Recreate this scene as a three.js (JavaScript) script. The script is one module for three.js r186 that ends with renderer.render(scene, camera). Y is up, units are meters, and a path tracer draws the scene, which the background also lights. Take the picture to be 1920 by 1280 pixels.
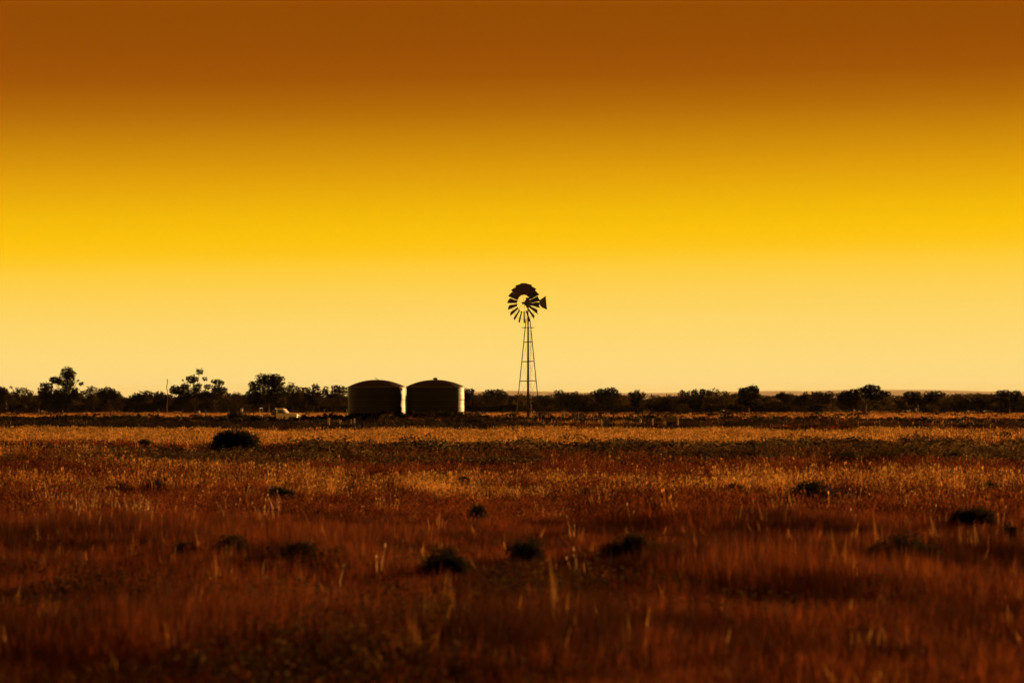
import * as THREE from 'three';
import { mergeGeometries, toCreasedNormals } from 'three/addons/utils/BufferGeometryUtils.js';

// ------------------------------------------------------------------ camera, sky, sun, exposure
const EXPOSURE = 2.0;                                        // exposed for the backlit field
const EYE = 2.7, FOCAL = 5333, HORIZON = 750;               // long lens, measured on a 1920 x 1280 frame
const scene = new THREE.Scene();
const camera = new THREE.PerspectiveCamera(2 * Math.atan(640 / FOCAL) * 180 / Math.PI, 1.5, 0.5, 120000);
camera.position.set(0, EYE, 0);
camera.lookAt(0, EYE, -100);
camera.setViewOffset(1920, 1280, 0, 640 - HORIZON, 1920, 1280);
camera.focus = 230;
camera.userData.fStop = 1.7;

const lin = (c) => { c /= 255; return c <= 0.04045 ? c / 12.92 : Math.pow((c + 0.055) / 1.055, 2.4); };
function makeSky() {
  // elevation in degrees -> sRGB colour of the dusk sky
  const stops = [
    [0.0, 255, 223, 136], [0.35, 255, 222, 134], [0.9, 255, 219, 122], [1.6, 254, 214, 104], [2.2, 254, 209, 82], [2.7, 255, 204, 55], [3.05, 254, 197, 20],
    [3.35, 252, 194, 2], [3.8, 243, 184, 0], [4.5, 226, 160, 2], [5.2, 203, 134, 2], [5.9, 177, 104, 2], [6.5, 160, 84, 1], [7.1, 152, 76, 0], [7.8, 147, 73, 0], [9, 146, 72, 0], [90, 144, 71, 0]];
  const W = 512, H = 2048, data = new Float32Array(W * H * 4);
  for (let j = 0; j < H; j++) {
    const el = (j + 0.5) / H * 180 - 90;
    for (let i = 0; i < W; i++) {
      let e = Math.max(el, 0) + Math.min(1, Math.max(el, 0) / 2) * 1.0 * Math.sin((i + 0.5) / W * 2 * Math.PI + Math.PI / 2), k = 0;   // the dusk bands lie a little lower towards the sun's side
      e = Math.max(e, 0);
      while (k < stops.length - 2 && e > stops[k + 1][0]) k++;
      const a = stops[k], b = stops[k + 1], t = Math.min(1, Math.max(0, (e - a[0]) / (b[0] - a[0])));
      const p = (j * W + i) * 4;
      for (let c = 0; c < 3; c++) data[p + c] = lin(a[c + 1] + (b[c + 1] - a[c + 1]) * t) / EXPOSURE;
      data[p + 3] = 1;
    }
  }
  const t = new THREE.DataTexture(data, W, H, THREE.RGBAFormat, THREE.FloatType);
  t.mapping = THREE.EquirectangularReflectionMapping; t.colorSpace = THREE.LinearSRGBColorSpace;
  t.magFilter = t.minFilter = THREE.LinearFilter; t.wrapS = THREE.RepeatWrapping; t.needsUpdate = true;
  return t;
}
scene.background = makeSky();
scene.environment = scene.background;

const SUN_AZ = 38 * Math.PI / 180, SUN_EL = 7 * Math.PI / 180;      // low, beyond the right edge of the frame
const sun = new THREE.DirectionalLight(new THREE.Color().setRGB(1.0, 0.52, 0.16), 5);
sun.position.set(Math.sin(SUN_AZ) * Math.cos(SUN_EL), Math.sin(SUN_EL), -Math.cos(SUN_AZ) * Math.cos(SUN_EL)).multiplyScalar(900).add(new THREE.Vector3(0, 0, -300));
sun.target.position.set(0, 0, -300);
sun.castShadow = true; sun.shadow.radius = 1.5;
sun.shadow.mapSize.set(4096, 4096);
Object.assign(sun.shadow.camera, { left: -420, right: 420, top: 120, bottom: -120, near: 1, far: 2200 });
scene.add(sun, sun.target);

const renderer = new THREE.WebGLRenderer({ antialias: true });
renderer.setSize(1024, 682);
renderer.toneMapping = THREE.LinearToneMapping;
renderer.toneMappingExposure = EXPOSURE;
scene.fog = new THREE.FogExp2(new THREE.Color().setRGB(1.0, 1.0, 0.95), 0.00001);
renderer.shadowMap.enabled = true;

// ------------------------------------------------------------------ helpers
let seed = 20110417;
function rnd() { seed = (seed + 0x6D2B79F5) | 0; let t = Math.imul(seed ^ (seed >>> 15), 1 | seed); t = (t + Math.imul(t ^ (t >>> 7), 61 | t)) ^ t; return ((t ^ (t >>> 14)) >>> 0) / 4294967296; }
const rr = (a, b) => a + (b - a) * rnd();
const V = (x, y, z) => new THREE.Vector3(x, y, z);
const sstep = (a, b, x) => { const t = Math.min(1, Math.max(0, (x - a) / (b - a))); return t * t * (3 - 2 * t); };
const inBand = (a, b, soft, x) => sstep(a - soft, a + soft, x) * (1 - sstep(b - soft, b + soft, x));
function hash2(i, j) { let h = Math.imul(i, 374761393) + Math.imul(j, 668265263) | 0; h = Math.imul(h ^ (h >>> 13), 1274126177); return ((h ^ (h >>> 16)) >>> 0) / 4294967296; }
function noise2(x, y) {
  const i = Math.floor(x), j = Math.floor(y), u = x - i, v = y - j, a = u * u * (3 - 2 * u), b = v * v * (3 - 2 * v);
  return (hash2(i, j) * (1 - a) + hash2(i + 1, j) * a) * (1 - b) + (hash2(i, j + 1) * (1 - a) + hash2(i + 1, j + 1) * a) * b;
}
const fbm = (x, y) => noise2(x, y) * 0.53 + noise2(x * 2.1 + 7.3, y * 2.1 + 3.1) * 0.28 + noise2(x * 4.3 + 1.7, y * 4.3 + 9.2) * 0.19;
const X = (px, d) => (px - 960) / FOCAL * d;                 // frame column at a distance -> metres
const PXM = (d) => FOCAL / d;
const mound = (x, z) => { const u = (x + 12) / 10.5, v = (z + 331) / 13, q = u * u + v * v; return 0.72 * Math.exp(-q * q * 0.8); };
function ground(x, z) {
  const d = Math.hypot(x, z), f = sstep(8, 30, d) * (1 - sstep(500, 900, d));
  return f * ((fbm(x / 26 + 40, z / 26 + 11) - 0.5) * 0.34 + (fbm(x / 5.5, z / 5.5) - 0.5) * 0.1) + mound(x, z);
}
const taken = {};
function numbered(name) { const n = taken[name] ?? 0; taken[name] = n + 1; return n ? name + '_' + String(n).padStart(3, '0') : name; }
function tag(o, label, category, group, kind) { o.userData.label = label; o.userData.category = category; if (group) o.userData.group = group; if (kind) o.userData.kind = kind; return o; }
function shadowed(o) { o.castShadow = true; o.receiveShadow = true; return o; }
function thing(name, label, category, x, y, z, turn = 0, group) {
  const g = new THREE.Group(); g.name = numbered(name); g.position.set(x, y, z); g.rotation.y = turn; scene.add(g);
  return tag(g, label, category, group);
}
function part(name, geo, mat, parent) { const m = shadowed(new THREE.Mesh(Array.isArray(geo) ? mergeGeometries(geo.map((g) => g.index ? g.toNonIndexed() : g)) : geo, mat)); m.name = name; parent.add(m); return m; }
function box(w, h, d, x = 0, y = 0, z = 0) { return new THREE.BoxGeometry(w, h, d).translate(x, y, z); }
function bar(a, b, r0, r1 = r0, n = 6) {
  const dir = b.clone().sub(a), L = dir.length(), g = new THREE.CylinderGeometry(r1, r0, L, n, 1);
  g.translate(0, L / 2, 0); g.applyQuaternion(new THREE.Quaternion().setFromUnitVectors(V(0, 1, 0), dir.normalize())); g.translate(a.x, a.y, a.z);
  return g;
}
function angleIron(a, b, w) {                                  // an L section between two points
  const dir = b.clone().sub(a), L = dir.length(), t = w * 0.16;
  const g = mergeGeometries([box(w, L, t, 0, L / 2, 0), box(t, L, w, -w / 2 + t / 2, L / 2, w / 2 + t / 2 - 0.001)]);
  g.applyQuaternion(new THREE.Quaternion().setFromUnitVectors(V(0, 1, 0), dir.normalize())); g.translate(a.x, a.y, a.z);
  return g;
}
const std = (r, g, b, rough = 0.9, metal = 0, extra = {}) => new THREE.MeshStandardMaterial({ color: new THREE.Color().setRGB(r, g, b), roughness: rough, metalness: metal, side: THREE.DoubleSide, ...extra });
const leafy = (r, g, b, through = 0.4) => new THREE.MeshPhysicalMaterial({ color: new THREE.Color().setRGB(r, g, b), roughness: 1, metalness: 0, specularIntensity: 0.2, transmission: through, thickness: 0, side: THREE.DoubleSide });
function noiseTexture(n, f, repeat = 1) {
  const data = new Uint8Array(n * n * 4);
  for (let j = 0; j < n; j++) for (let i = 0; i < n; i++) { const c = f(i / n, j / n), p = (j * n + i) * 4; data[p] = c[0]; data[p + 1] = c[1]; data[p + 2] = c[2]; data[p + 3] = 255; }
  const t = new THREE.DataTexture(data, n, n); t.wrapS = t.wrapT = THREE.RepeatWrapping; t.magFilter = THREE.LinearFilter; t.minFilter = THREE.LinearMipmapLinearFilter; t.generateMipmaps = true;
  t.colorSpace = THREE.SRGBColorSpace; t.repeat.set(repeat, repeat); t.needsUpdate = true; return t;
}

// ------------------------------------------------------------------ the ground and the far hills
{
  const cols = 260, zs = [];
  for (let z = 60; z > -52000;) { zs.push(z); z -= 0.9 + 0.0045 * Math.abs(z) + Math.max(0, -z - 700) * 0.08; }
  zs.push(-52000);
  const pos = [], uv = [], idx = [];
  for (const z of zs) {
    const half = 180 + 0.75 * Math.abs(z);
    for (let i = 0; i <= cols; i++) { const s = i / cols * 2 - 1, x = Math.sign(s) * Math.pow(Math.abs(s), 1.9) * half; pos.push(x, ground(x, z), z); uv.push(x / 40, z / 40); }
  }
  for (let j = 0; j < zs.length - 1; j++) for (let i = 0; i < cols; i++) { const a = j * (cols + 1) + i, b = a + cols + 1; idx.push(a, a + 1, b, a + 1, b + 1, b); }
  const g = new THREE.BufferGeometry();
  g.setAttribute('position', new THREE.Float32BufferAttribute(pos, 3)); g.setAttribute('uv', new THREE.Float32BufferAttribute(uv, 2)); g.setIndex(idx); g.computeVertexNormals();
  const tex = noiseTexture(1024, (u, v) => {
    const w = (a) => fbm(u * a, v * a) * (1 - u) * (1 - v) + fbm((u - 1) * a + 0, v * a) * u * (1 - v) + fbm(u * a, (v - 1) * a) * (1 - u) * v + fbm((u - 1) * a, (v - 1) * a) * u * v;
    const k = w(14) * 0.6 + w(60) * 0.4, s = hash2(Math.floor(u * 1024), Math.floor(v * 1024));
    const m = 0.55 + 0.7 * (k - 0.5) + (s - 0.5) * 0.12;
    return [m * 232, m * 150, m * 104];
  });
  const o = shadowed(new THREE.Mesh(g, new THREE.MeshStandardMaterial({ map: tex, roughness: 1, side: THREE.DoubleSide })));
  o.name = 'ground'; scene.add(tag(o, 'bare red earth plain under the dry grass', 'ground', null, 'structure'));
}
{
  // a low range right along the horizon
  const pos = [], idx = [], N = 260, dist = 44000;
  for (let i = 0; i <= N; i++) {
    const px = -900 + i / N * 3700, x = X(px, dist), rise = (13.5 + 10 * fbm(i / 16, 3.3) + 9 * fbm(i / 60 + 5, 9.1) - 4) * 7 * (0.25 + 0.75 * sstep(650, 1000, px));
    const prof = [[0, 0], [0.25, 0.4], [0.5, 0.8], [0.75, 0.97], [1, 1], [1.6, 0.6], [2.2, 0]];
    for (const [b, h] of prof) pos.push(x, Math.max(0, h * rise * 1.25 - 0.5), -dist - b * 3000);
  }
  const M = 7;
  for (let i = 0; i < N; i++) for (let k = 0; k < M - 1; k++) { const a = i * M + k, b = a + M; idx.push(a, b, a + 1, b, b + 1, a + 1); }
  const g = new THREE.BufferGeometry(); g.setAttribute('position', new THREE.Float32BufferAttribute(pos, 3)); g.setIndex(idx); g.computeVertexNormals();
  const o = shadowed(new THREE.Mesh(g, std(0.09, 0.08, 0.05, 1))); o.name = 'hills';
  scene.add(tag(o, 'faint grey range of low hills beyond the treeline', 'hills', null, 'structure'));
}

// ------------------------------------------------------------------ trees
const M_leaf = leafy(0.065, 0.04, 0.014, 0.35), M_leafPale = leafy(0.1, 0.062, 0.024, 0.4), M_bark = std(0.09, 0.06, 0.04, 0.95);
function leafSoup(list, size, density, squash = 0.8) {          // list of [x, y, z, radius]; small leaf faces spread through each clump
  const pos = [], nor = [], idx = [];
  const a = V(), b = V(), n = V();
  for (const [cx, cy, cz, r] of list) {
    const count = Math.max(14, Math.round(density * r * r));
    for (let k = 0; k < count; k++) {
      n.set(rr(-1, 1), rr(-1, 1), rr(-1, 1)); if (n.lengthSq() < 0.01) n.set(0, 1, 0); n.normalize();
      const q = r * (0.3 + 0.75 * Math.sqrt(rnd())) * (rnd() < 0.1 ? 1.22 : 1), px = cx + n.x * q, py = cy + n.y * q * squash, pz = cz + n.z * q;
      a.set(rr(-1, 1), rr(-1, 0.6), rr(-1, 1)).normalize(); b.set(rr(-1, 1), rr(-1, 1), rr(-1, 1)).cross(a).normalize();
      const L = size * rr(0.6, 1.3), Wd = L * rr(0.35, 0.6), i0 = pos.length / 3;
      pos.push(px - a.x * L, py - a.y * L, pz - a.z * L, px + b.x * Wd, py + b.y * Wd, pz + b.z * Wd, px + a.x * L, py + a.y * L, pz + a.z * L, px - b.x * Wd, py - b.y * Wd, pz - b.z * Wd);
      a.cross(b).normalize();
      for (let e = 0; e < 4; e++) nor.push(a.x, a.y, a.z);
      idx.push(i0, i0 + 1, i0 + 2, i0, i0 + 2, i0 + 3);
    }
  }
  const g = new THREE.BufferGeometry(); g.setAttribute('position', new THREE.Float32BufferAttribute(pos, 3)); g.setAttribute('normal', new THREE.Float32BufferAttribute(nor, 3)); g.setIndex(idx);
  return g;
}
function limbs(clumps, trunkTop, r0, lean) {
  const gs = [bar(V(0, -0.3, 0), V(lean * 0.5, trunkTop * 0.5, 0), r0 * 1.25, r0, 8), bar(V(lean * 0.5, trunkTop * 0.5 - 0.02, 0), V(lean, trunkTop, 0), r0, r0 * 0.8, 8)];
  for (const [x, y, z, r] of clumps) {
    if (y < trunkTop * 0.9) continue;
    const m = V((x + lean) * 0.5 + rr(-0.2, 0.2), trunkTop + (y - trunkTop) * 0.45, z * 0.5), s = V(lean, trunkTop * rr(0.8, 1), 0);
    gs.push(bar(s, m, r0 * 0.55, r0 * 0.36, 5), bar(m, V(x, y, z), r0 * 0.36, r0 * 0.16, 5));
  }
  return mergeGeometries(gs.map((g) => g.toNonIndexed()));
}
// a tree measured off the frame: crown clumps as [column, row, radius] there, set at its own distance with real depth
function measuredTree(name, label, d, trunkPx, list, opt = {}) {
  const s = d / FOCAL, bx = X(trunkPx, d), bz = -d, by = ground(bx, bz), depth = opt.depth ?? 2.2;
  const cl = [];
  for (const [px, py, r] of list) {
    const x = (px - trunkPx) * s, y = EYE - (py - HORIZON) * s - by;
    cl.push([x, y, rr(-depth, depth) * 0.6, r * s * (opt.grow ?? 1.2)]);
    if (opt.twins !== false && r * s > 0.6) cl.push([x + rr(-0.3, 0.3), y - rr(0.1, 0.5), rr(-depth, depth), r * s * 0.85]);
  }
  const skirt = opt.skirt ?? 10, xs = list.map((c) => (c[0] - trunkPx) * s), x0 = Math.min(...xs), x1 = Math.max(...xs), top = (opt.skirtTop ?? 3.4);
  for (let k = 0; k < skirt; k++) cl.push([rr(x0, x1), rr(0.9, top), rr(-depth, depth), rr(0.7, 1.15)]);   // low boughs and undergrowth round the trunk
  const t = thing(name, label, 'tree', bx, by, bz, 0, opt.group);
  part('crown', leafSoup(cl, opt.leaf ?? 0.2, (opt.density ?? 150) * 1.25), opt.mat ?? M_leaf, t);
  part('trunk', limbs(cl.filter((c, k) => k % 2 === 0), opt.trunk ?? 2.2, opt.r ?? 0.2, opt.lean ?? 0.2), M_bark, t);
  return t;
}
const c4 = (l) => l.map(([x, y, r]) => [x / 5.647, 670 + y / 5.647, r / 5.647]);
const c5 = (l) => l.map(([x, y, r]) => [300 + x / 5.647, 670 + y / 5.647, r / 5.647]);
const c6 = (l) => l.map(([x, y, r]) => [860 + x / 4.8, 700 + y / 4.8, r / 4.8]);
const c7 = (l) => l.map(([x, y, r]) => [1220 + x / 5.0526, 700 + y / 5.0526, r / 5.0526]);
const c8 = (l) => l.map(([x, y, r]) => [1540 + x / 5.0526, 700 + y / 5.0526, r / 5.0526]);
measuredTree('gum_tree', 'tall leaning gum tree with gappy crown, highest at far left', 556, 122,
  c4([[700, 150, 48], [745, 185, 46], [680, 190, 40], [735, 255, 40], [715, 310, 42], [600, 240, 42], [645, 262, 36], [555, 235, 28], [500, 302, 38], [452, 290, 22], [425, 352, 34], [480, 360, 40], [800, 348, 28], [862, 280, 20], [828, 246, 10], [876, 372, 22], [760, 380, 50], [640, 385, 55], [560, 390, 50], [470, 410, 50], [700, 440, 60], [820, 420, 40]]), { depth: 1.8, density: 210, trunk: 2.6, lean: 0.2, grow: 1.38 });
measuredTree('gum_tree', 'spreading gum tree with separate tufts on bare limbs, beside the slender pole', 552, 366,
  c5([[415, 152, 32], [330, 235, 42], [290, 218, 18], [372, 232, 30], [470, 228, 22], [352, 188, 10], [600, 262, 32], [640, 268, 28], [568, 256, 24], [232, 238, 9], [155, 340, 44], [135, 352, 30], [270, 312, 42], [385, 318, 36], [210, 350, 44], [500, 312, 30], [600, 332, 44], [660, 348, 38], [350, 380, 56], [470, 400, 55], [590, 395, 52], [250, 400, 52], [420, 290, 20]]), { depth: 1.8, density: 200, trunk: 2.4, lean: -0.2, grow: 1.3 });
measuredTree('gum_tree', 'big dense round-crowned tree directly behind the white utility truck', 550, 502,
  c5([[1150, 232, 66], [1075, 226, 56], [1228, 226, 56], [965, 286, 28], [1288, 222, 28], [1020, 300, 60], [1250, 310, 64], [1150, 320, 80], [1318, 268, 10], [980, 380, 55], [1330, 360, 50], [1100, 420, 80], [1220, 420, 80], [1000, 430, 60]]), { depth: 2.6, density: 190, trunk: 2 });
measuredTree('scrub_tree', 'feathery small tree with thin top right of the dense round-crowned tree', 575, 548, c5([[1390, 288, 34], [1370, 320, 34], [1420, 330, 38], [1480, 345, 36], [1440, 380, 50], [1380, 390, 50]]), { depth: 1.6, density: 95, mat: M_leafPale });
measuredTree('scrub_tree', 'open twin-topped scrub tree left of the white fence posts', 580, 584, c5([[1640, 310, 34], [1665, 325, 26], [1560, 335, 30], [1530, 345, 26], [1600, 368, 42], [1650, 370, 46], [1540, 385, 48]]), { depth: 1.6, density: 130 });
measuredTree('scrub_tree', 'low loose-crowned scrub tree immediately left of the tanks', 578, 622, c5([[1750, 332, 30], [1745, 360, 32], [1860, 330, 44], [1830, 318, 18], [1905, 335, 40], [1800, 390, 44], [1880, 390, 56], [1960, 345, 40]]), { depth: 1.8, density: 120 });
measuredTree('scrub_tree', 'low wide scrub tree cut by the left edge of the view', 560, 8, c4([[15, 352, 46], [62, 365, 34], [-40, 345, 50], [30, 400, 50], [-20, 420, 60]]), { depth: 2, density: 170 });
measuredTree('scrub_tree', 'thin see-through scrub tree between left edge and tall leaning gum', 580, 38, c4([[110, 316, 16], [190, 345, 34], [165, 372, 34], [258, 350, 36], [318, 378, 36], [290, 400, 44], [210, 405, 44], [130, 395, 36]]), { depth: 1.5, density: 95, mat: M_leafPale });
measuredTree('scrub_tree', 'lacy bushy tree just right of the tall leaning gum', 570, 174, c4([[940, 330, 32], [985, 335, 34], [910, 350, 22], [1005, 365, 36], [930, 385, 34], [960, 420, 44], [890, 400, 24]]), { depth: 1.5, density: 85, mat: M_leafPale });
measuredTree('scrub_tree', 'rounded bushy tree left of the low gap in the treeline', 566, 203, c4([[1130, 348, 42], [1085, 362, 36], [1185, 360, 36], [1230, 385, 36], [1120, 395, 56], [1200, 410, 46], [1060, 395, 40], [1265, 405, 24]]), { depth: 1.8, density: 150 });
measuredTree('scrub_tree', 'low even-topped scrub tree left of the slender pole', 590, 270, c4([[1500, 392, 44], [1560, 388, 42], [1440, 405, 36], [1390, 420, 30], [1610, 402, 36], [1540, 430, 50], [1450, 440, 50]]), { depth: 2, density: 120, mat: M_leafPale });
measuredTree('scrub_tree', 'low dense scrub tree rising at the foot of the slender pole', 584, 301, c4([[1680, 392, 38], [1645, 402, 30], [1720, 400, 34], [1700, 430, 46], [1770, 420, 36]]), { depth: 1.6, density: 140 });
measuredTree('scrub_tree', 'flat-topped tree close to the right side of the tanks', 590, 880, c6([[60, 160, 30], [100, 165, 34], [20, 175, 40], [125, 160, 16], [90, 210, 46], [40, 215, 46]]), { depth: 2, density: 140 });
measuredTree('scrub_tree', 'rounded low tree left of the windmill tower', 600, 926, c6([[275, 168, 30], [320, 165, 30], [370, 168, 32], [400, 190, 34], [245, 190, 34], [330, 210, 60], [410, 215, 36]]), { depth: 2, density: 120, mat: M_leafPale });
measuredTree('scrub_tree', 'low hazy tree just right of the windmill tower', 610, 1052, c6([[880, 176, 26], [920, 172, 28], [955, 190, 26], [1005, 190, 28], [1050, 188, 30], [900, 205, 34], [1020, 215, 40], [960, 215, 36]]), { depth: 2, density: 110, mat: M_leafPale });
measuredTree('scrub_tree', 'jagged double-topped tree rising right of the windmill', 575, 1140, c6([[1340, 150, 26], [1395, 145, 24], [1365, 165, 32], [1280, 160, 26], [1245, 175, 28], [1310, 175, 36], [1410, 172, 30], [1210, 190, 30], [1350, 205, 50], [1270, 210, 46], [1440, 195, 28]]), { depth: 2.2, density: 170 });
measuredTree('scrub_tree', 'small knob-topped tree above the boarded timber frame', 596, 1197, c6([[1610, 162, 20], [1600, 180, 26], [1560, 190, 30], [1650, 195, 34], [1600, 215, 44]]), { depth: 1.6, density: 140 });
measuredTree('scrub_tree', 'uneven scrub tree with two small humps left of the square-topped tree', 592, 1314, c7([[420, 165, 20], [410, 190, 34], [490, 170, 26], [520, 175, 26], [300, 182, 28], [340, 195, 32], [460, 205, 46], [560, 190, 30]]), { depth: 2, density: 140 });
measuredTree('scrub_tree', 'wispy pale-topped scrub tree beside the two-humped tree', 612, 1345, c7([[600, 150, 14], [560, 158, 14], [630, 165, 16], [640, 190, 30], [700, 192, 30], [600, 200, 40], [735, 195, 22]]), { depth: 1.6, density: 70, mat: M_leafPale });
measuredTree('scrub_tree', 'lone square-topped tree standing above the right half of the treeline', 562, 1403, c7([[985, 138, 30], [955, 142, 30], [1000, 165, 26], [910, 140, 10], [860, 160, 28], [895, 160, 30], [850, 190, 24], [960, 180, 46], [890, 195, 44], [990, 205, 34], [870, 235, 40], [960, 245, 48]]), { depth: 1.8, density: 210, r: 0.18 });
measuredTree('scrub_tree', 'very low scrub tree midway between the square-topped and wide domed trees', 606, 1468, c7([[1255, 202, 32], [1220, 212, 28], [1290, 212, 28], [1250, 225, 40], [1330, 215, 30]]), { depth: 1.8, density: 130 });
measuredTree('scrub_tree', 'narrow pointed scrub tree left of the wide domed tree', 598, 1511, c7([[1468, 186, 16], [1466, 205, 22], [1480, 220, 30], [1440, 220, 26]]), { depth: 1.3, density: 150 });
measuredTree('scrub_tree', 'hazy double-mounded scrub tree touching the wide domed tree', 608, 1543, c7([[1555, 192, 28], [1600, 192, 30], [1640, 200, 26], [1700, 196, 30], [1735, 200, 24], [1580, 215, 40], [1680, 215, 40]]), { depth: 2, density: 110, mat: M_leafPale });
measuredTree('scrub_tree', 'wide domed tree, tallest and broadest in the right-hand treeline', 560, 1622, c8([[480, 135, 38], [440, 140, 34], [525, 142, 30], [400, 155, 32], [545, 160, 16], [350, 168, 34], [300, 180, 36], [220, 198, 38], [180, 215, 34], [260, 195, 38], [490, 200, 50], [430, 190, 46], [590, 190, 34], [630, 192, 26], [560, 215, 46], [330, 220, 56], [230, 240, 50]]), { depth: 2.4, density: 190, r: 0.24 });
measuredTree('scrub_tree', 'long even-topped scrub tree right of the wide domed tree', 586, 1735, c8([[830, 196, 34], [880, 192, 26], [800, 210, 30], [930, 196, 28], [1000, 195, 28], [1060, 190, 32], [1120, 192, 30], [1150, 205, 26], [900, 225, 50], [1060, 225, 50]]), { depth: 2.2, density: 150 });
measuredTree('scrub_tree', 'lowest sparse scrub tree left of the right-edge twin-domed tree', 604, 1835, c8([[1330, 228, 26], [1400, 232, 28], [1490, 222, 30], [1440, 235, 34], [1550, 228, 28], [1600, 240, 30]]), { depth: 2, density: 110, mat: M_leafPale });
measuredTree('scrub_tree', 'twin-domed tree at the right edge of the view', 564, 1892, c8([[1700, 190, 34], [1745, 186, 36], [1785, 195, 30], [1845, 190, 36], [1875, 195, 24], [1660, 225, 34], [1720, 230, 46], [1820, 235, 50], [1890, 240, 40]]), { depth: 2, density: 180 });

{ // the scrub behind and between, one mass
  const variants = [0, 1, 2].map(() => {
    const cl = [];
    for (let k = 0; k < 15; k++) { const a = rr(0, 6.28), q = Math.sqrt(rnd()) * 1.9, h = rr(0.5, 3.2) * (1 - 0.05 * q * q); cl.push([Math.cos(a) * q, h, Math.sin(a) * q, rr(0.55, 0.95)]); }
    return leafSoup(cl, 0.2, 105);
  });
  variants.forEach((g, v) => {
    const N = 340, o = shadowed(new THREE.InstancedMesh(g, v === 1 ? M_leafPale : M_leaf, N)), m = new THREE.Matrix4(), q = new THREE.Quaternion(), c = new THREE.Color();
    for (let k = 0; k < N; k++) {
      const low = k % 4 === 3, d = low ? rr(578, 600) : rr(588, 720), px = rr(-760, 2680), x = X(px, d);
      const skyRow = 739 - 7 * fbm(px / 70, 4.4) + (px > 215 && px < 340 ? 3 : 0) + 3.5 * sstep(840, 900, px);                       // how high the mass stands
      const h = (EYE + (HORIZON - skyRow) * d / FOCAL) * rr(0.74, 1.06) * (low ? 0.5 : 1), s = h / 3.6;
      q.setFromAxisAngle(V(0, 1, 0), rr(0, 6.28));
      m.compose(V(x, ground(x, -d), -d), q, V(s * rr(0.95, 1.5) * (low ? 1.7 : 1), s, s * rr(0.95, 1.3))); o.setMatrixAt(k, m);
      const b = rr(0.75, 1.25); o.setColorAt(k, c.setRGB(b * rr(0.9, 1.1), b, b * rr(0.85, 1.1)));
    }
    o.name = numbered('scrub_woodland'); scene.add(tag(o, ['dark scrub woodland filling the treeline along the horizon', 'paler grey-green scrub mixed through the treeline', 'low scrub thickets behind the treeline trees'][v], 'woodland', null, 'stuff'));
  });
}
{ // slender bare pole, wavering
  const d = 540, s = d / FOCAL, bx = X(313, d), y = ground(bx, -d);
  const pts = [[0.5, 776], [-0.5, 762], [0.6, 748], [0.2, 735], [-1, 726], [0.4, 716], [0, 710]].map(([a, py]) => V(a * s, EYE - (py - HORIZON) * s - y, 0));
  pts[0].y = -0.3;
  const g = new THREE.TubeGeometry(new THREE.CatmullRomCurve3(pts), 24, 0.075, 6);
  const p = g.attributes.position, top = pts[pts.length - 1].y;
  for (let i = 0; i < p.count; i++) { const t = p.getY(i) / top, c = 1 - 0.55 * t; p.setZ(i, p.getZ(i) * c); }
  const t = thing('dead_tree', 'slender bare pole-like dead tree standing alone left of the spreading gum', 'dead tree', bx, y, -d);
  part('trunk', g, std(0.3, 0.2, 0.12, 0.95), t);
}

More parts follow.
